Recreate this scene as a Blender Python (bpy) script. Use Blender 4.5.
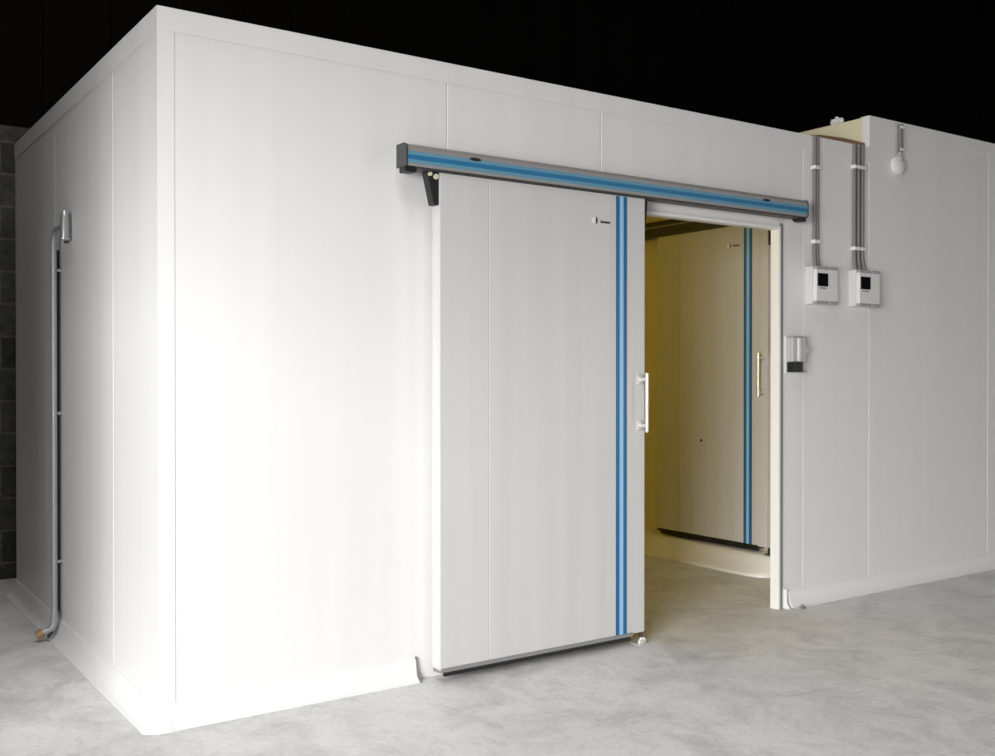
import bpy, bmesh, math, random
from mathutils import Vector, Matrix
random.seed(7)
S = bpy.context.scene
for o in list(bpy.data.objects):
    bpy.data.objects.remove(o)
COL = S.collection
PI = math.pi

# ------------------------------------------------------------------ camera
cd = bpy.data.cameras.new('camera')
cd.sensor_fit = 'HORIZONTAL'
cd.sensor_width = 36.0
cd.lens = 1034.96 / 995 * 36.0
cd.clip_start = 0.05
cd.clip_end = 200
cam = bpy.data.objects.new('camera', cd)
COL.objects.link(cam)
YAW, PITCH = 0.6050, -0.0062
cam.location = (-1.3261, -4.4738, 1.5394)
fw = Vector((math.sin(YAW) * math.cos(PITCH), math.cos(YAW) * math.cos(PITCH), math.sin(PITCH)))
cam.rotation_euler = fw.to_track_quat('-Z', 'Y').to_euler()
S.camera = cam

# ------------------------------------------------------------------ world
w = bpy.data.worlds.new('world')
S.world = w
w.use_nodes = True
bg = w.node_tree.nodes['Background']
bg.inputs[0].default_value = (0.80, 0.88, 1.0, 1)
bg.inputs[1].default_value = 0.25

# ------------------------------------------------------------------ lights
def area(name, loc, direction, sx, sy, power, color):
    l = bpy.data.lights.new(name, 'AREA')
    l.shape = 'RECTANGLE'
    l.size, l.size_y = sx, sy
    l.energy = power
    l.color = color
    o = bpy.data.objects.new(name, l)
    COL.objects.link(o)
    o.location = loc
    o.rotation_euler = Vector(direction).to_track_quat('-Z', 'Y').to_euler()
    return o

# daylight read from the left; the unseen doorway it passes through is added
area('left_daylight', (-7.0, -6.2, 2.6), (1, 0.15, 0), 4.6, 5.2, 1700, (1.0, 0.99, 0.975))
# fill added at the front right to lift the right-hand wall, source unseen
area('front_fill', (9.0, -9.3, 1.5), (-0.25, 1, 0), 6.0, 2.8, 200, (1.0, 0.98, 0.95))
# overhead fill added to brighten the floor and left wall, source unseen
area('overhead_fill', (-0.6, -1.7, 6.85), (0, 0, -1), 2.2, 7.0, 220, (1.0, 0.99, 0.975))
# warm bulb under the cold room ceiling
lp = bpy.data.lights.new('room_bulb', 'POINT')
lp.energy = 19
lp.color = (1.0, 0.70, 0.0)
lp.shadow_soft_size = 0.12
lo = bpy.data.objects.new('room_bulb', lp)
COL.objects.link(lo)
lo.location = (2.1, 2.0, 2.75)

# ------------------------------------------------------------------ exposure
S.view_settings.view_transform = 'Standard'
S.view_settings.look = 'None'
S.view_settings.gamma = 1.0
S.view_settings.use_curve_mapping = False
S.view_settings.exposure = 0.0

# ------------------------------------------------------------------ materials
def mat(name, col, rough=0.5, metal=0.0, spec=0.5):
    m = bpy.data.materials.new(name)
    m.use_nodes = True
    b = m.node_tree.nodes['Principled BSDF']
    b.inputs['Base Color'].default_value = (*col, 1)
    b.inputs['Roughness'].default_value = rough
    b.inputs['Metallic'].default_value = metal
    b.inputs['Specular IOR Level'].default_value = spec
    return m

def nodes(m):
    nt = m.node_tree
    return nt, nt.nodes, nt.links, nt.nodes['Principled BSDF']

def noise(nt, scale, detail=4, rough=0.55, vec=None, dist=0.0):
    n = nt.nodes.new('ShaderNodeTexNoise')
    n.inputs['Scale'].default_value = scale
    n.inputs['Detail'].default_value = detail
    n.inputs['Roughness'].default_value = rough
    n.inputs['Distortion'].default_value = dist
    if vec is not None:
        nt.links.new(vec, n.inputs['Vector'])
    return n

def ramp(nt, fac, stops):
    r = nt.nodes.new('ShaderNodeValToRGB')
    e = r.color_ramp.elements
    e[0].position, e[0].color = stops[0][0], (*stops[0][1], 1)
    e[1].position, e[1].color = stops[1][0], (*stops[1][1], 1)
    for p, c in stops[2:]:
        x = e.new(p)
        x.color = (*c, 1)
    nt.links.new(fac, r.inputs[0])
    return r

def coords(nt, scale=(1, 1, 1), rot=(0, 0, 0), loc=(0, 0, 0)):
    t = nt.nodes.new('ShaderNodeTexCoord')
    mp = nt.nodes.new('ShaderNodeMapping')
    mp.inputs['Scale'].default_value = scale
    mp.inputs['Rotation'].default_value = rot
    mp.inputs['Location'].default_value = loc
    nt.links.new(t.outputs['Object'], mp.inputs['Vector'])
    return mp.outputs['Vector']

def bump(nt, b, height, strength, dist):
    bp = nt.nodes.new('ShaderNodeBump')
    bp.inputs['Strength'].default_value = strength
    bp.inputs['Distance'].default_value = dist
    nt.links.new(height, bp.inputs['Height'])
    nt.links.new(bp.outputs[0], b.inputs['Normal'])

# painted steel sandwich panel, faintly uneven
M_PANEL = mat('white_panel_steel', (0.80, 0.79, 0.775), 0.38, 0, 0.5)
nt, N, L, B = nodes(M_PANEL)
n1 = noise(nt, 1.0, 3, 0.5, coords(nt, (7, 7, 0.25)))
r1 = ramp(nt, n1.outputs['Fac'], [(0.3, (0.785, 0.775, 0.762)), (0.7, (0.815, 0.808, 0.795))])
L.new(r1.outputs[0], B.inputs['Base Color'])
bump(nt, B, n1.outputs['Fac'], 0.12, 0.01)
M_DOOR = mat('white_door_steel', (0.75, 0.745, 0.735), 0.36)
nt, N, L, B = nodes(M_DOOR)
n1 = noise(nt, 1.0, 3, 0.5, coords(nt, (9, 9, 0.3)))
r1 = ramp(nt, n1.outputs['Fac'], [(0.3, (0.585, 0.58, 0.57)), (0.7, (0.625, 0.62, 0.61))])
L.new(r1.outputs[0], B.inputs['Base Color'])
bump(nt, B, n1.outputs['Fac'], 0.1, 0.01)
M_CREAMP = mat('cream_panel', (0.75, 0.69, 0.48), 0.45)  # inner walls' warm lamp tone is partly put into this cream
M_RAILSHADE = mat('shaded_track', (0.06, 0.05, 0.04), 0.5, 0.3)  # inner rail cover, its shade put into the colour
M_SEALBAR = mat('grey_seal_bar', (0.24, 0.235, 0.235), 0.5)
M_TRIM = mat('white_pvc_trim', (0.84, 0.835, 0.82), 0.3)
M_FRAME = mat('white_frame', (0.86, 0.855, 0.84), 0.35)
M_GASKET = mat('grey_gasket', (0.20, 0.20, 0.20), 0.6)
M_SEAL = mat('grey_rubber_seal', (0.17, 0.17, 0.175), 0.6)
M_ALU = mat('anodised_aluminium', (0.40, 0.385, 0.375), 0.42, 0.4)
M_BLUE = mat('blue_stripe', (0.012, 0.125, 0.29), 0.4)
M_NAVY = mat('deep_blue_line', (0.012, 0.10, 0.30), 0.4)
M_SKY = mat('light_blue_stripe', (0.30, 0.56, 0.82), 0.4)
M_RAILBLUE = mat('rail_blue', (0.025, 0.17, 0.34), 0.35)
M_RAILSKY = mat('rail_light_blue', (0.13, 0.30, 0.42), 0.35)
M_BLACK = mat('black_plastic', (0.012, 0.012, 0.013), 0.45)
M_DARK = mat('dark_grey_plastic', (0.05, 0.05, 0.052), 0.45)
M_INK = mat('black_print', (0.02, 0.018, 0.016), 0.6)
M_STEEL = mat('galvanised_steel', (0.45, 0.46, 0.47), 0.35, 0.7)
M_CHROME = mat('satin_chrome', (0.72, 0.71, 0.68), 0.4, 0.45)
M_WHITEBAR = mat('satin_steel_handle', (0.80, 0.78, 0.73), 0.38, 0.9)
M_CREAM = mat('cream_roller', (0.70, 0.66, 0.52), 0.4)
M_CONDUIT = mat('grey_pvc_conduit', (0.20, 0.185, 0.18), 0.45)
M_CLIP = mat('white_clip', (0.82, 0.81, 0.79), 0.4)
M_BOX = mat('light_grey_enclosure', (0.66, 0.66, 0.645), 0.35)
M_BOXLID = mat('enclosure_lid', (0.76, 0.76, 0.745), 0.3)
M_BOXRIM = mat('enclosure_rim', (0.36, 0.36, 0.355), 0.4)
M_GLOSSBLK = mat('display_glass', (0.006, 0.006, 0.007), 0.12)
M_UNIT = mat('grey_unit', (0.50, 0.50, 0.49), 0.35)
M_BRASS = mat('brass_mouth', (0.42, 0.25, 0.12), 0.45, 0.3)
M_PIPE = mat('grey_drain_pipe', (0.40, 0.43, 0.45), 0.4, 0.3)
M_DIAL = mat('bell_dome', (0.80, 0.78, 0.75), 0.35)
M_WRAP = mat('plastic_wrap', (0.78, 0.76, 0.74), 0.3)

# polished concrete screed
M_FLOOR = mat('concrete_floor', (0.5, 0.5, 0.5), 0.5)
nt, N, L, B = nodes(M_FLOOR)
v = coords(nt, (1, 1, 1))
na = noise(nt, 0.75, 6, 0.62, v, 0.6)
nb = noise(nt, 2.6, 8, 0.68, v, 0.9)
nc = noise(nt, 38, 5, 0.7, v)
ra = ramp(nt, na.outputs['Fac'], [(0.30, (0.64, 0.64, 0.635)), (0.52, (0.71, 0.705, 0.695)), (0.72, (0.76, 0.75, 0.735))])
rb = ramp(nt, nb.outputs['Fac'], [(0.32, (0.74, 0.745, 0.75)), (0.55, (1, 1, 1)), (0.75, (1.06, 1.05, 1.03))])
nd = noise(nt, 9, 6, 0.72, coords(nt, (1.0, 0.55, 1), (0, 0, 0.5)), 1.4)
rd = ramp(nt, nd.outputs['Fac'], [(0.30, (0.86, 0.86, 0.87)), (0.48, (1, 1, 1)), (0.72, (1.05, 1.045, 1.035))])
rc = ramp(nt, nc.outputs['Fac'], [(0.3, (0.88, 0.88, 0.88)), (0.7, (1.06, 1.06, 1.06))])
m1 = N.new('ShaderNodeMixRGB'); m1.blend_type = 'MULTIPLY'; m1.inputs[0].default_value = 1
m2 = N.new('ShaderNodeMixRGB'); m2.blend_type = 'MULTIPLY'; m2.inputs[0].default_value = 1
L.new(ra.outputs[0], m1.inputs[1]); L.new(rb.outputs[0], m1.inputs[2])
L.new(m1.outputs[0], m2.inputs[1]); L.new(rc.outputs[0], m2.inputs[2])
m3 = N.new('ShaderNodeMixRGB'); m3.blend_type = 'MULTIPLY'; m3.inputs[0].default_value = 1
L.new(m2.outputs[0], m3.inputs[1]); L.new(rd.outputs[0], m3.inputs[2])
L.new(m3.outputs[0], B.inputs['Base Color'])
rr = ramp(nt, nb.outputs['Fac'], [(0.3, (0.42, 0.42, 0.42)), (0.7, (0.62, 0.62, 0.62))])
L.new(rr.outputs[0], B.inputs['Roughness'])
bump(nt, B, nc.outputs['Fac'], 0.12, 0.01)

# concrete block wall
def block_mat(name, rot):
    m = mat(name, (0.2, 0.2, 0.19), 0.9, 0, 0.2)
    nt, N, L, B = nodes(m)
    v = coords(nt, (1, 1, 1), rot, (0, 0.12, 0))
    br = N.new('ShaderNodeTexBrick')
    br.inputs['Scale'].default_value = 1.0
    br.inputs['Brick Width'].default_value = 0.48
    br.inputs['Row Height'].default_value = 0.24
    br.inputs['Mortar Size'].default_value = 0.010
    br.inputs['Mortar Smooth'].default_value = 0.3
    br.inputs['Color1'].default_value = (0.062, 0.061, 0.056, 1)
    br.inputs['Color2'].default_value = (0.10, 0.098, 0.09, 1)
    br.inputs['Mortar'].default_value = (0.16, 0.155, 0.145, 1)
    L.new(v, br.inputs['Vector'])
    n = noise(nt, 14, 5, 0.7, v)
    r = ramp(nt, n.outputs['Fac'], [(0.3, (0.5, 0.5, 0.5)), (0.7, (1.15, 1.15, 1.12))])
    mx = N.new('ShaderNodeMixRGB'); mx.blend_type = 'MULTIPLY'; mx.inputs[0].default_value = 1
    L.new(br.outputs['Color'], mx.inputs[1]); L.new(r.outputs[0], mx.inputs[2])
    L.new(mx.outputs[0], B.inputs['Base Color'])
    bump(nt, B, br.outputs['Fac'], -0.5, 0.02)
    return m
M_BLOCKX = block_mat('concrete_blocks', (PI / 2, 0, 0))
M_BLOCKY = block_mat('concrete_blocks_side', (PI / 2, PI / 2, 0))
M_ROOF = mat('dark_roof', (0.005, 0.0042, 0.0038), 0.9, 0, 0.05)

# ------------------------------------------------------------------ mesh helpers
def new_bm():
    return bmesh.new()

def add_box(bm, x0, x1, y0, y1, z0, z1, bev=0.0, seg=2):
    res = bmesh.ops.create_cube(bm, size=1.0)
    vs = res['verts']
    for vv in vs:
        vv.co = Vector(((x0 + x1) / 2 + vv.co.x * (x1 - x0), (y0 + y1) / 2 + vv.co.y * (y1 - y0), (z0 + z1) / 2 + vv.co.z * (z1 - z0)))
    if bev > 0:
        es = list({e for vv in vs for e in vv.link_edges})
        bmesh.ops.bevel(bm, geom=es, offset=bev, segments=seg, profile=0.5, affect='EDGES')
    return bm

def add_prism(bm, pts, axis, a0, a1, bev=0.0):
    """extrude a 2D outline along an axis: axis 0 -> pts are (y,z), 1 -> (x,z), 2 -> (x,y)"""
    def P(p, a):
        return {0: (a, p[0], p[1]), 1: (p[0], a, p[1]), 2: (p[0], p[1], a)}[axis]
    A = [bm.verts.new(P(p, a0)) for p in pts]
    C = [bm.verts.new(P(p, a1)) for p in pts]
    n = len(pts)
    fs = [bm.faces.new(A), bm.faces.new(C[::-1])]
    for i in range(n):
        fs.append(bm.faces.new((A[i], C[i], C[(i + 1) % n], A[(i + 1) % n])))
    bmesh.ops.recalc_face_normals(bm, faces=fs)
    if bev > 0:
        es = list({e for f in fs for e in f.edges})
        bmesh.ops.bevel(bm, geom=es, offset=bev, segments=2, profile=0.5, affect='EDGES')
    return bm

def add_tube(bm, path, r, seg=16, cap=True):
    """round tube along a list of points; r a number or list"""
    pts = [Vector(p) for p in path]
    rs = r if isinstance(r, (list, tuple)) else [r] * len(pts)
    rings = []
    up = None
    for i, p in enumerate(pts):
        if i == 0: t = pts[1] - pts[0]
        elif i == len(pts) - 1: t = pts[-1] - pts[-2]
        else: t = (pts[i + 1] - p).normalized() + (p - pts[i - 1]).normalized()
        t.normalize()
        if up is None:
            up = t.orthogonal().normalized()
        else:
            up = (up - t * up.dot(t)).normalized()
        s = t.cross(up)
        rings.append([bm.verts.new(p + (up * math.cos(2 * PI * k / seg) + s * math.sin(2 * PI * k / seg)) * rs[i]) for k in range(seg)])
    fs = []
    for a, b in zip(rings, rings[1:]):
        for k in range(seg):
            fs.append(bm.faces.new((a[k], a[(k + 1) % seg], b[(k + 1) % seg], b[k])))
    if cap:
        fs.append(bm.faces.new(rings[0][::-1])); fs.append(bm.faces.new(rings[-1]))
    bmesh.ops.recalc_face_normals(bm, faces=fs)
    return bm

def add_lathe(bm, prof, origin, axis, seg=32):
    """profile of (distance along axis, radius)"""
    ax = Vector(axis).normalized(); o = Vector(origin)
    return add_tube(bm, [o + ax * d for d, r in prof], [max(r, 1e-4) for d, r in prof], seg)

def bend(p, q, c, n=8):
    """quarter bend from p to q round the corner c"""
    p, q, c = Vector(p), Vector(q), Vector(c)
    out = []
    for i in range(n + 1):
        t = i / n
        out.append((1 - t) ** 2 * p + 2 * t * (1 - t) * c + t * t * q)
    return out

def obj(name, bm, material, parent=None, smooth=False, extra=None):
    me = bpy.data.meshes.new(name)
    bm.to_mesh(me); bm.free()
    me.materials.append(material)
    for m in (extra or []):
        me.materials.append(m)
    if smooth:
        for p in me.polygons: p.use_smooth = True
        me.set_sharp_from_angle(angle=math.radians(40))
    o = bpy.data.objects.new(name, me)
    COL.objects.link(o)
    if parent: o.parent = parent
    return o

def struct(name, bm, material, **k):
    o = obj(name, bm, material, **k)
    o['kind'] = 'structure'
    return o

def tag(o, label, cat, group=None):
    o['label'] = label
    o['category'] = cat
    if group: o['group'] = group
    return o

def thing(name, label, cat, loc=(0, 0, 0), rz=0.0, group=None):
    o = bpy.data.objects.new(name, None)
    COL.objects.link(o)
    o.empty_display_size = 0.1
    o.location = loc
    o.rotation_euler = (0, 0, rz)
    return tag(o, label, cat, group)

def box(*a, bev=0.0, seg=2):
    return add_box(new_bm(), *a, bev=bev, seg=seg)

# ------------------------------------------------------------------ hall shell
HX0, HX1, HY0, HY1, HZ = -1.9, 13.0, -9.5, 3.9, 7.0
struct('floor', box(HX0 - .2, HX1 + .2, HY0 - .2, HY1 + .2, -0.2, 0), M_FLOOR)
struct('ceiling', box(HX0 - .2, HX1 + .2, HY0 - .2, HY1 + .2, HZ, HZ + .2), M_ROOF)
for i in range(6):
    y = -7.5 + i * 2.1
    bm = new_bm()
    add_box(bm, HX0, HX1, y - .06, y + .06, HZ - .30, HZ - .28)
    add_box(bm, HX0, HX1, y - .01, y + .01, HZ - .28, HZ - .02)
    add_box(bm, HX0, HX1, y - .06, y + .06, HZ - .02, HZ)
    struct('trim_%d' % (20 + i), bm, M_ROOF)
struct('wall_back', box(HX0 - .2, HX1 + .2, HY1, HY1 + .2, 0, 3.36), M_BLOCKX)
# upper back wall: its unlit darkness is put into the colour, ribs added
bm = new_bm()
add_box(bm, HX0 - .2, HX1 + .2, HY1 + .02, HY1 + .2, 3.36, HZ)
for i in range(30):
    x = HX0 + .2 + i * .5
    add_box(bm, x, x + .06, HY1 - .015, HY1 + .03, 3.36, HZ)
struct('wall_back_upper', bm, M_ROOF)
struct('wall_right', box(HX1, HX1 + .2, HY0, HY1, 0, HZ), M_ROOF)
bm = new_bm()
add_prism(bm, [(HY0, 0), (-5.6, 0), (-5.6, 2.76), (-0.56, 2.76), (-0.56, 0), (HY1, 0), (HY1, HZ), (HY0, HZ)], 0, HX0 - .2, HX0)  # unseen opening, jambs and header shaped for the daylight's fall-off
struct('wall_left', bm, M_BLOCKY)
struct('wall_front', box(HX0 - .2, HX1 + .2, HY0 - .2, HY0, 0, HZ), M_BLOCKX)

# ------------------------------------------------------------------ cold room shell
H, HR, LEN, T = 3.10, 3.323, 3.28, 0.058
G, BV = 0.001, 0.0045
OX0, OX1, OZ = 2.62, 3.985, 2.478          # the door opening
def panels_x(bm, xs, z1, y0=0.0, y1=T):
    for a, b in zip(xs, xs[1:]):
        add_box(bm, a + G, b - G, y0, y1, 0, z1, BV)
bm = new_bm()
panels_x(bm, [0.0, 1.456, 2.478], H)
add_prism(bm, [(2.478 + G, 0), (OX0, 0), (OX0, OZ), (OX1, OZ), (OX1, 0), (4.219 - G, 0), (4.219 - G, H), (2.478 + G, H)], 1, 0.0, T, BV)
add_box(bm, 4.219 + G, 4.92 - G, 0, T, 0, H, .002)
add_box(bm, 0.02, OX0 - .02, 0.015, T - .005, 0, H - .01)
add_box(bm, OX1 + .02, 4.92, 0.015, T - .005, 0, H - .01)
struct('wall_panel_front', bm, M_PANEL)
bm = new_bm()
for a, b in zip([T + .001, 0.731, 2.03, LEN], [0.731, 2.03, LEN]):
    add_box(bm, 0.0, T, a + G, b - G, 0, H, BV)
add_box(bm, 0.015, T - .005, T + .02, LEN - .02, 0, H - .01)
struct('wall_panel_left', bm, M_PANEL)
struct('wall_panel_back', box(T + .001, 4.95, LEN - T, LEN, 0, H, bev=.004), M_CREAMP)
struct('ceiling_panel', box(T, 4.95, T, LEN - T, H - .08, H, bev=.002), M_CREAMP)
# partition with the second door, facing the opening
PX = 4.95
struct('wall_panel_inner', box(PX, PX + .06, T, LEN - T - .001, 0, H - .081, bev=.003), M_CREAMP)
# the taller second room on the right
bm = new_bm()
panels_x(bm, [4.92, 6.427], HR)
for a, b in ((6.427, 7.93), (7.93, 9.43), (9.43, 10.9)):
    add_box(bm, a + G, b - G, 0, T, 0, HR, .002)
add_box(bm, 4.94, 10.85, 0.015, T - .005, 0, HR - .01)
struct('wall_panel_right', bm, M_PANEL)
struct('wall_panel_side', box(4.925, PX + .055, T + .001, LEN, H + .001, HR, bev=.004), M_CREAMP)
struct('roof_panel', box(PX + .056, 10.9, T + .001, LEN, HR - .08, HR, bev=.003), M_PANEL)

# flashings: corner angle, top angle, right corner
bm = new_bm()
t = 0.0025
add_prism(bm, [(-t, -t), (0.071, -t), (0.071, 0), (0, 0), (0, 0.071), (-t, 0.071)], 2, 0.0, H + .002)
struct('trim_1', bm, M_PANEL)
bm = new_bm()
add_prism(bm, [(-t * 1.6, H - .095), (-t * 1.6, H + .005), (0.07, H + .005), (0.07, H + .001), (-.0005, H + .001), (-.0005, H - .095)], 0, -t, 4.92)
struct('trim_2', bm, M_PANEL)
bm = new_bm()
add_prism(bm, [(-t * 1.6, H - .095), (-t * 1.6, H + .005), (0.07, H + .005), (0.07, H + .001), (-.0005, H + .001), (-.0005, H - .095)], 1, -0.0025, LEN)
struct('trim_3', bm, M_PANEL)
bm = new_bm()
add_prism(bm, [(-t, HR - .09), (-t, HR + .004), (0.07, HR + .004), (0.07, HR), (-.0005, HR), (-.0005, HR - .09)], 0, 4.921, 10.9)
struct('trim_4', bm, M_PANEL)

# coved skirtings
def cove(d, h):
    return [(0.0, h), (-0.008, h), (-0.012, h - .012), (-0.016, h * .62), (-d * .42, h * .26), (-d * .80, h * .06), (-d, 0.006), (-d, 0.0), (0.0, 0.0)]
bm = new_bm()
add_prism(bm, cove(0.052, 0.105), 0, 0.04, 1.266)
struct('baseboard_front', bm, M_TRIM, smooth=True)
bm = new_bm()
add_prism(bm, cove(0.052, 0.105), 0, 4.075, 10.9)
struct('baseboard_right', bm, M_TRIM, smooth=True)
bm = new_bm()
add_prism(bm, cove(0.072, 0.105), 1, 0.035, LEN)
struct('baseboard_left', bm, M_TRIM, smooth=True)
# moulded outer corner piece of the skirting
bm = new_bm()
rows = []
for (dx, h) in [(-0.008, 0.108), (-0.012, .094), (-0.016, .066), (-.024, .028), (-.045, .008), (-.055, 0.0)]:
    a = -dx
    rows.append([bm.verts.new(p) for p in [(-a * 1.36, 0.055, h), (-a * 1.36, -a * .25, h), (-a * .25, -a, h), (0.045, -a, h)]])
inn = [bm.verts.new(p) for p in [(0, 0.055, .108), (0, 0, .108), (0, 0, .108), (0.045, 0, .108)]]
rows = [inn] + rows
for a, b in zip(rows, rows[1:]):
    for i in range(3):
        bm.faces.new((a[i], b[i], b[i + 1], a[i + 1]))
bmesh.ops.remove_doubles(bm, verts=bm.verts, dist=1e-6)
bmesh.ops.recalc_face_normals(bm, faces=bm.faces)
bm2 = bm
struct('baseboard_corner', bm2, M_TRIM)
# inner plinth below the second door
bm = new_bm()
prof = [(4.95, 0.0), (4.635, 0.0), (4.638, 0.02), (4.665, 0.04), (4.70, 0.062), (4.745, 0.10), (4.775, 0.135), (4.80, 0.146), (4.95, 0.15)]
ys = [LEN - T, 0.95, 0.85, 0.78, 0.73, 0.70]
sh = [0, 0, .012, .035, .08, .16]
rows = []
for y, s in zip(ys, sh):
    row = []
    for (x, z) in prof:
        row.append(bm.verts.new((min(4.95, x + s), y, z * (1 - s * .8))))
    rows.append(row)
for a, b in zip(rows, rows[1:]):
    for i in range(len(prof) - 1):
        bm.faces.new((a[i], b[i], b[i + 1], a[i + 1]))
bm.faces.new(rows[-1])
bmesh.ops.recalc_face_normals(bm, faces=bm.faces)
struct('baseboard_inner', bm, M_TRIM, smooth=True)

# door frame lining and seal of the opening
bm = new_bm()
add_box(bm, OX1 - .022, OX1 - .0005, -0.014, T - .004, 0, OZ - .0005, .003)
add_box(bm, OX0 + .0005, OX0 + .022, -0.014, T - .004, 0, OZ - .0005, .003)
add_box(bm, OX0 + .022, OX1 - .022, -0.014, T - .004, OZ - .022, OZ - .0005, .003)
struct('trim_5', bm, M_FRAME)
bm = new_bm()
add_box(bm, OX1, OX1 + .020, -0.012, -0.0005, 0.0, OZ + .02, .002)
struct('trim_6', bm, M_GASKET)

# ------------------------------------------------------------------ sliding doors
def sliding_door(loc, rz, w, z0, z1, s0, s1, label, spot=None, both=True, seal=None):
    """local frame: x along the width, the wall at y=0, the face towards -y"""
    d = thing('sliding_door', label, 'door', loc, rz)
    y0, y1 = -0.12, -0.045
    bm = new_bm()
    sx = w * 0.216
    add_box(bm, 0, w, y0 + .004, y1, z0 + .022, z1, .004)
    add_box(bm, 0, sx - .001, y0, y0 + .012, z0 + .022, z1, .003)
    add_box(bm, sx + .001, w, y0, y0 + .012, z0 + .022, z1, .003)
    obj('door_panel', bm, M_DOOR, d)
    e = (s1 - s0) / 3.05
    f = y0 - .0012
    obj('blue_stripe', box(s0, s0 + e, f, y0 + .001, z0 + .03, z1 - .004), M_BLUE, d)
    obj('blue_stripe', box(s1 - e, s1, f, y0 + .001, z0 + .03, z1 - .004), M_BLUE, d)
    obj('light_stripe', box(s0 + e, s1 - e, f, y0 + .001, z0 + .03, z1 - .004), M_SKY, d)['label'] = 'light blue stripe between the two dark ones'
    # bottom sealing profile
    bm = new_bm()
    add_prism(bm, [(y0 - .004, z0 + .030), (y0 + .002, z0 + .030), (y1, z0 + .022), (y1, z0 + .002), (y0 + .02, z0 + .004), (y0 - .006, z0 + .010)], 0, .004, w - .09, .002)
    obj('bottom_seal', bm, seal or M_SEALBAR, d)
    obj('seal_lip', box(.03, w - .10, y0 + .006, y0 + .022, z0 - .014, z0 + .006), M_BLACK, d)
    # printed emblem and lettering, too small to read
    lx, lz = s0 - .160, z1 - .152
    bm = new_bm()
    add_tube(bm, [(lx, f, lz), (lx, y0 + .001, lz)], 0.016, 20)
    obj('emblem', bm, M_TRIM, d)['label'] = 'white round emblem'
    bm = new_bm()
    add_prism(bm, [(lx + .013, lz - .019), (lx + .024, lz - .014), (lx + .026, lz + .004), (lx + .020, lz + .022), (lx + .012, lz + .004)], 1, f - .0004, y0 + .001)
    x = lx + .048
    for i, (wd, ht) in enumerate([(.006, .016), (.010, .012), (.008, .012), (.006, .012), (.011, .012), (.010, .012), (.009, .012)]):
        add_box(bm, x, x + wd * .85, f - .0004, y0 + .001, lz - .012, lz - .012 + ht)
        x += wd + .0015
    obj('lettering', bm, M_INK, d)['label'] = 'small black lettering beside the emblem'
    # bow handle at the leading edge
    hx, hz = w - .038, (z0 + z1) / 2 + .085
    h = obj('handle', add_tube(new_bm(), [(hx, y0 - .06, hz - .165), (hx, y0 - .06, hz + .165)], .011, 14), M_WHITEBAR, d, True)
    for s in (-1, 1):
        bm = new_bm()
        add_tube(bm, [(hx, y0 - .058, hz + s * .13), (hx, y0 - .008, hz + s * .13)], .011, 12)
        add_box(bm, hx - .022, hx + .022, y0 - .008, y0 + .0005, hz + s * .13 - .028, hz + s * .13 + .028, .003)
        obj('handle_mount', bm, M_CHROME, h, True)
    # hangers that carry the door on the rail
    for side in ((0, 1) if both else (1,)):
        s = -1 if side == 0 else 1
        bx = 0.0 if side == 0 else w
        bm = new_bm()
        def q(a): return bx + s * a
        add_prism(bm, [(q(.001), z1 - .16), (q(.030), z1 - .16), (q(.066), z1 - .012), (q(.066), z1 + .004), (q(.001), z1 + .004)] if side == 0 else
                  [(q(.001), z1 - .185), (q(.014), z1 - .185), (q(.028), z1 - .03), (q(.028), z1 + .004), (q(.001), z1 + .004)], 1, -0.112, -0.060, .003)
        hb = obj('hanger_bracket', bm, M_BLACK, d)
        if side == 0:
            obj('roller', add_tube(new_bm(), [(-.020, -.122, z1 - .022), (-.020, -.105, z1 - .022)], .013, 16), M_CREAM, hb, True)
            obj('roller', add_tube(new_bm(), [(-.054, -.122, z1 - .012), (-.054, -.105, z1 - .012)], .010, 16), M_CREAM, hb, True)
    if spot:
        obj('screw_plug', add_tube(new_bm(), [(spot[0], y0 - .003, spot[1]), (spot[0], y0 + .001, spot[1])], .012, 12), M_DARK, d)
    return d

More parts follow.
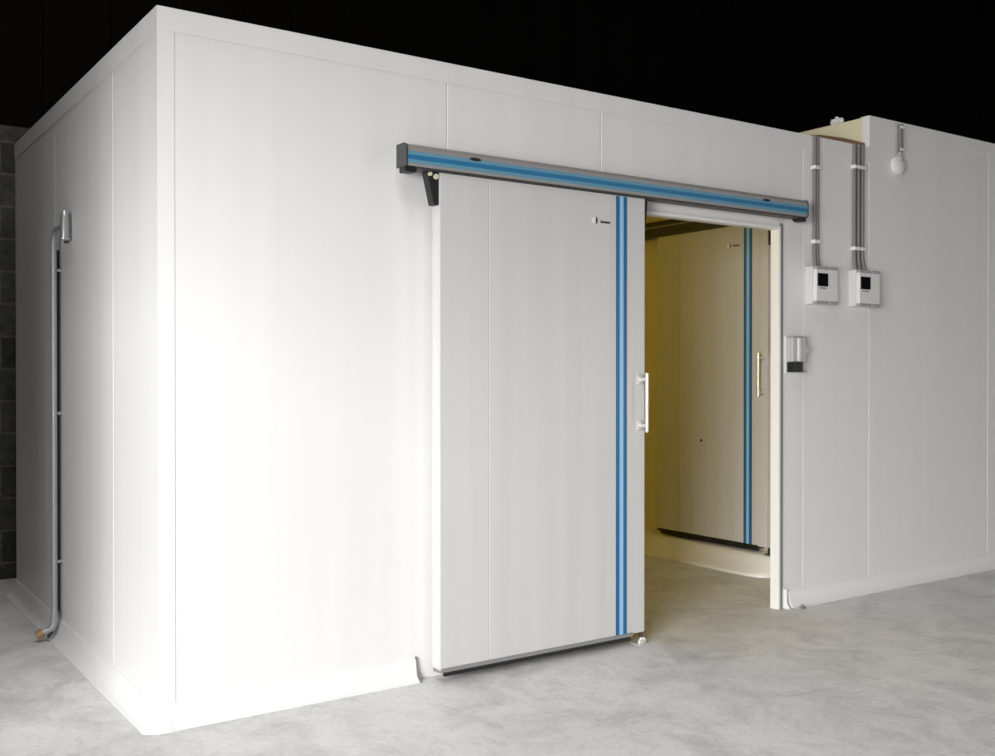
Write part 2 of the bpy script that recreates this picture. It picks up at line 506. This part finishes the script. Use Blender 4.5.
def door_track(loc, rz, x0, x1, z0, label, marks=(), bare=False, gear=.010, cover=None):
    d = thing('door_track', label, 'rail', loc, rz)
    z1 = z0 + .108
    F = -.142
    # cover profile (y,z)
    bm = new_bm()
    add_prism(bm, [(-.05, z1), (-.118, z1), (-.134, z1 - .006), (F, z1 - .022), (F, z0 + .008), (-.134, z0), (-.05, z0)], 0, x0 + .008, x1 - .008, .0015)
    c = obj('track_cover', bm, cover or M_ALU, d)
    if bare:
        obj('cover_ridge', box(x0 + .010, x1 - .010, F - .006, F + .001, z0 + .050, z0 + .058), M_ALU, c)
    else:
      obj('light_stripe', box(x0 + .010, x1 - .010, F - .002, F + .001, z0 + .012, z0 + .070), M_RAILSKY, c)['label'] = 'light blue band along the cover'
      obj('blue_stripe', box(x0 + .010, x1 - .010, F - .003, F - .0018, z0 + .030, z0 + .052), M_RAILBLUE, c)['label'] = 'darker blue line in the light band'
    obj('wall_plate', box(x0 + .05, x1 - .05, -.05, -.0005, z0 + .03, z1 - .01), M_ALU, d)
    obj('running_rail', box(x0 + .06, x1 - .06, -.132, -.056, z0 - gear, z0), M_DARK, d)
    for s, xe in ((0, x0), (1, x1)):
        a, b = (xe, xe + .010) if s == 0 else (xe - .010, xe)
        bm = new_bm()
        add_prism(bm, [(-.048, z1 + .003), (-.120, z1 + .003), (-.138, z1 - .004), (F - .005, z1 - .02), (F - .005, z0 + .004), (-.138, z0 - .004), (-.048, z0 - .004)], 0, a, b, .002)
        obj('end_cap', bm, M_DARK, d)
        bm = new_bm()
        u0, u1 = (xe + .004, xe + .075) if s == 0 else (xe - .075, xe - .004)
        if s == 0:
            add_prism(bm, [(u0, z0 - .002), (u0, z0 - .030), (u1 - .012, z0 - .030), (u1, z0 - .008), (u1, z0 - .002)], 1, -.130, -.070, .003)
        else:
            add_prism(bm, [(u1, z0 - .002), (u1, z0 - .030), (u0 + .02, z0 - .030), (u0, z0 - .012), (u0, z0 - .002)], 1, -.130, -.070, .003)
        obj('end_stop', bm, M_BLACK, d)
    for mx in marks:
        bm = new_bm()
        bmesh.ops.create_circle(bm, cap_ends=True, segments=24, radius=1.0)
        for vv in bm.verts:
            vv.co = Vector((mx + vv.co.x * .034, F - .0012 - .0022, z0 + .070 + vv.co.y * .0085))
        r = bmesh.ops.extrude_face_region(bm, geom=list(bm.faces))
        for g in r['geom']:
            if isinstance(g, bmesh.types.BMVert): g.co.y += .003
        bmesh.ops.recalc_face_normals(bm, faces=bm.faces)
        obj('badge', bm, M_INK, c)['label'] = 'small dark oval badge'
    return d

DX0, DX1 = 1.340, 2.700
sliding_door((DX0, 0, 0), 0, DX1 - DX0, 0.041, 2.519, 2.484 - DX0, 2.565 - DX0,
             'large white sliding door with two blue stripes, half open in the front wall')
door_track((0, 0, 0), 0, 1.135, 4.093, 2.531,
           'long grey door rail with blue band above the front sliding door', marks=(1.534, 3.694))
YR = 0.825
YL = 2.022
W2 = YL - YR
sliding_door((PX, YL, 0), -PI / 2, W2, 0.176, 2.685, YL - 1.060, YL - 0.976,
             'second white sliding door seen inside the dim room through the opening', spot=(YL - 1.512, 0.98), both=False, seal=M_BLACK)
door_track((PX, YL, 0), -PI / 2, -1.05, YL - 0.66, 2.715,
           'door rail over the inner sliding door, inside the dim room', bare=True, gear=.028, cover=M_RAILSHADE)

# small guide at the foot of the front door
g = thing('floor_guide', 'small white floor guide with roller at the foot of the front sliding door', 'door guide', (2.655, -.085, 0))
obj('foot_plate', box(-.03, .04, -.07, .0, 0, .005, bev=.002), M_UNIT, g)
bm = new_bm()
add_prism(bm, [(-.02, .005), (.03, .005), (.03, .03), (.02, .040), (-.005, .040), (-.02, .02)], 1, -.062, -.052, .002)
obj('guide_bracket', bm, M_CLIP, g)
obj('roller', add_tube(new_bm(), [(-.008, -.062, .018), (-.008, -.076, .018)], .011, 16), M_CHROME, g, True)
obj('stop_pin', add_tube(new_bm(), [(.038, -.01, .005), (.038, -.01, .045)], .011, 14), M_DARK, g, True)
g = thing('floor_guide', 'dark floor guide on the ledge at the foot of the inner sliding door', 'door guide', (4.83, 0.80, 0.149))
obj('foot_plate', box(-.03, .03, -.03, .03, 0, .006, bev=.001), M_DARK, g)
obj('stop_pin', add_tube(new_bm(), [(0, 0, .006), (0, 0, .05)], .016, 14), M_BLACK, g, True)
# end bracket of skirting beside the right jamb
g = thing('skirting_end', 'short white upright skirting end beside the right door jamb', 'skirting end', (4.035, 0, 0))
bm = new_bm()
add_prism(bm, [(-.0005, 0), (-.0005, .125), (-.018, .125), (-.024, .118), (-.026, .035), (-.048, .006), (-.048, 0)], 0, -.006, .006, .002)
obj('end_plate', bm, M_FRAME, g)
obj('foot_tab', box(-.015, .025, -.070, -.0492, 0, .006, bev=.002), M_UNIT, g)
b = obj('floor_anchor', add_lathe(new_bm(), [(0, .022), (.008, .022), (.010, .012), (.022, .011), (.024, .002)], (4.125, -.075, 0), (0, 0, 1), 12), M_GASKET, None, True)
tag(b, 'small dark anchor bolt on the floor right of the door jamb', 'bolt')
# cut end of the front skirting, left of the door
bm = new_bm()
add_prism(bm, [(-.0005, 0.118), (-.014, .118), (-.020, .07), (-.03, .034), (-.048, .012), (-.060, .004), (-.060, 0), (-.0005, 0)], 0, 1.2665, 1.2705)
b = struct('trim_7', bm, M_SEAL)

# ------------------------------------------------------------------ conduits and control boxes
def conduit(x, z0, z1, label, group, dx=0.0):
    r = .0125
    y = -.0145
    path = [(x, y, z1), (x, y, z0 + .09)]
    if dx:
        path += [(x + dx * .5, y - .002, z0 + .05), (x + dx, y - .008, z0 + .012), (x + dx, y - .008, z0)]
    else:
        path += [(x, y - .012, z0 + .05), (x, y - .030, z0 + .012), (x, y - .030, z0)]
    o = obj('conduit', add_tube(new_bm(), path, r, 12), M_CONDUIT, None, True)
    return tag(o, label, 'conduit', group)

def saddle(x0, x1, z, label):
    bm = new_bm()
    add_box(bm, x0 - .016, x1 + .016, -.034, -.028, z - .012, z + .012, .002)
    add_box(bm, x0 - .018, x0 - .013, -.030, -.0005, z - .012, z + .012, .001)
    add_box(bm, x1 + .013, x1 + .018, -.030, -.0005, z - .012, z + .012, .001)
    o = obj('saddle_clip', bm, M_CLIP)
    return tag(o, label, 'clip', 'white clips on the conduits')

BT = 2.233
lx = [4.317, 4.343]
conduit(lx[0], BT, H + .004, 'left one of the twin grey conduits above the left control box', 'twin conduits', .002)
conduit(lx[1], BT, H + .004, 'right one of the twin grey conduits above the left control box', 'twin conduits', .004)
rx = [4.738, 4.782, 4.826]
for x, wd, dx in zip(rx, ('left', 'middle', 'right'), (.002, .004, .018)):
    conduit(x, BT, H + .004, '%s one of the three grey conduits above the right control box' % wd, 'three conduits', dx)
saddle(lx[0], lx[1], 2.894, 'white clip high on the twin conduits over the left box')
saddle(lx[0], lx[1], 2.402, 'white clip low on the twin conduits, just over the left box')
saddle(rx[0], rx[2], 2.945, 'white clip high across the three conduits over the right box')
saddle(rx[0], rx[2], 2.385, 'white clip low across the three conduits, just over the right box')

def control_box(x0, x1, label):
    z0, z1 = 1.985, 2.232
    t = thing('control_box', label, 'control box', (x0, 0, z0), 0, 'control boxes right of the door')
    w, h = x1 - x0, z1 - z0
    obj('box_body', box(0, w, -.060, -.0005, 0, h, bev=.004), M_BOX, t)
    obj('box_lid', box(.004, w - .004, -.090, -.060, .018, h - .018, bev=.005), M_BOXLID, t)
    for z in (0.0, h - .018):
        for a, b in ((.004, w * .52), (w * .60, w - .004)):
            obj('lid_rim', box(a, b, -.092, -.060, z, z + .018, bev=.003), M_BOXRIM, t)
    cx = w * .30
    f = obj('display', box(cx - .004 - .050, cx - .004 + .055, -.094, -.090, h - .132, h - .046, bev=.002), M_GLOSSBLK, t)
    obj('keypad', box(cx - .035, cx + .035, -.0915, -.090, h - .150, h - .138), M_BOXRIM, t)
    for i in range(3):
        obj('cable_gland', add_tube(new_bm(), [(.05 + i * .044, -.023, h), (.05 + i * .044, -.023, h + .006)], .016, 12), M_BOX, t, True)
    return t
control_box(4.238, 4.468, 'left grey control box with black display, nearer the door rail')
control_box(4.690, 4.925, 'right grey control box with black display, under the three conduits')

# key switch beside the jamb
t = thing('key_switch', 'small grey key switch with black socket beside the right door jamb', 'switch', (4.045, 0, 1.535))
obj('back_plate', box(-.012, .150, -.010, -.0005, -.008, .238, bev=.003), M_CLIP, t)
obj('switch_body', box(0, .135, -.062, -.010, .068, .230, bev=.006), M_UNIT, t)
obj('front_rib', box(.045, .070, -.068, -.060, .070, .222, bev=.003), M_FRAME, t)
obj('top_rim', box(-.002, .138, -.064, -.010, .222, .234, bev=.003), M_BOXRIM, t)
obj('socket', box(.002, .082, -.075, -.010, .000, .066, bev=.004), M_BLACK, t)
obj('socket_foot', box(.083, .150, -.050, -.010, .000, .010, bev=.002), M_BOXRIM, t)
k = obj('key_barrel', add_tube(new_bm(), [(.135, -.035, .15), (.158, -.035, .15)], .030, 18), M_CHROME, t, True)
obj('key_slot', add_tube(new_bm(), [(.1575, -.035, .16), (.163, -.035, .16)], .014, 12), M_DARK, k)

# bell on the right wall, with its conduit
t = thing('alarm_bell', 'round white alarm bell high on the right wall', 'alarm bell', (5.236, 0, 3.012))
obj('base_plate', add_lathe(new_bm(), [(0.0005, .066), (.012, .066), (.014, .06)], (0, 0, 0), (0, -1, 0), 36), M_CLIP, t, True)
obj('dome', add_lathe(new_bm(), [(.013, .045), (.018, .070), (.028, .068), (.038, .054), (.044, .034), (.046, .0)], (0, 0, 0), (0, -1, 0), 40), M_DIAL, t, True)
obj('bolt', add_lathe(new_bm(), [(.040, .008), (.050, .008), (.052, .002)], (0, 0, .03), (0, -1, 0), 12), M_BOXRIM, t, True)
obj('cable_entry', add_tube(new_bm(), [(.012, -.02, .062), (.012, -.02, .095)], .017, 12), M_BOXRIM, t, True)
c = thing('conduit', 'short grey conduit running up from the alarm bell to the roof edge', 'conduit', (5.25, -.022, 3.14))
obj('conduit_tube', add_tube(new_bm(), [(0, 0, -.030), (0, 0, .165)], .0185, 14), M_CONDUIT, c, True)
bm = new_bm()
add_box(bm, -.026, .026, -.024, -.018, -.028, -.010, .002)
obj('conduit_clip', bm, M_CLIP, c)
bm = new_bm()
add_box(bm, -.026, .026, -.024, -.018, .130, .150, .002)
obj('conduit_clip', bm, M_CLIP, c)

# brown strip added for the shaded lower part of the taller room's side
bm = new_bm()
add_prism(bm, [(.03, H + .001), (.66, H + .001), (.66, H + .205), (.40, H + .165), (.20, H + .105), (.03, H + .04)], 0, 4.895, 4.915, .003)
o = obj('shade_strip', bm, mat('brown_shade', (0.20, 0.115, 0.06), 0.85))
tag(o, 'brown strip standing in for shade low on the taller room, above the conduits', 'shade strip')

# scrap of plastic on the roof edge
bm = new_bm()
bmesh.ops.create_icosphere(bm, subdivisions=3, radius=1.0)
for vv in bm.verts:
    n = vv.co.normalized()
    k = 1 + .28 * math.sin(5 * n.x + 2) * math.cos(6 * n.y) + .2 * math.sin(9 * n.z + n.x * 4)
    vv.co = Vector((n.x * .028 * k, n.y * .045 * k, max(n.z, -.75) * .030 * k))
o = obj('plastic_scrap', bm, M_WRAP)
o.location = (4.965, .30, HR + .0215)
tag(o, 'small crumpled white plastic scrap on the roof edge above the conduits', 'plastic scrap')

# ------------------------------------------------------------------ drain pipe on the left wall
t = thing('drain_pipe', 'grey drain pipe running down the left side wall', 'pipe', (0, 1.845, 0))
px, r = -.045, .017
path = [(px, 0, .13), (px, 0, 2.25)] + bend((px, 0, 2.25), (px, -.10, 2.345), (px, 0, 2.345), 8) + [(px, -.245, 2.345)]
obj('pipe', add_tube(new_bm(), path, r, 18), M_PIPE, t, True)
path = [(px, 0, .165), (px, 0, .125)] + bend((px, 0, .12), (-.112, 0, .050), (px, 0, .055), 8)
e = obj('pipe_elbow', add_tube(new_bm(), path, .0215, 18), M_PIPE, t, True)
obj('pipe_mouth', add_tube(new_bm(), [(-.108, 0, .053), (-.140, 0, .035)], .026, 18), M_BRASS, e, True)
obj('trap_body', add_lathe(new_bm(), [(0, .008), (.002, .031), (.014, .031), (.016, .024), (.125, .024), (.155, .017), (.168, .004)], (-.042, -.265, 2.262), (0, 0, 1), 24), M_STEEL, t, True)
bm = new_bm()
add_box(bm, -.016, -.0005, -.185, -.125, 2.262, 2.42, .004)  # flat dark strip on the wall beside the trap
obj('dark_wall_strip', bm, M_DARK, t)
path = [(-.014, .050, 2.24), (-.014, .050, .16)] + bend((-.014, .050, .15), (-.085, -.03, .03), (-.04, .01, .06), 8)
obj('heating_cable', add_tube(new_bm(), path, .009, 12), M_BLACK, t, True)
for z in (0.45, 1.30, 2.12):
    bm = new_bm()
    add_tube(bm, [(px, 0, z - .008), (px, 0, z + .008)], .0195, 18)
    add_box(bm, px + .016, -.0005, -.006, .006, z - .008, z + .008, .001)
    obj('pipe_bracket', bm, M_STEEL, t, True)

# dark switch on the inner partition, right of the inner door
t = thing('wall_switch', 'small dark switch on the inner wall, just behind the right jamb', 'switch', (PX, .79, 1.69))
obj('switch_box', box(-.06, -.0005, -.04, .02, 0, .11, bev=.004), M_DARK, t)
obj('switch_lever', box(-.075, -.060, -.02, .0, .02, .06, bev=.003), M_BLACK, t)
obj('cable_tube', add_tube(new_bm(), [(-.02, -.01, .11), (-.02, -.01, .5)], .010, 10), M_CONDUIT, t, True)
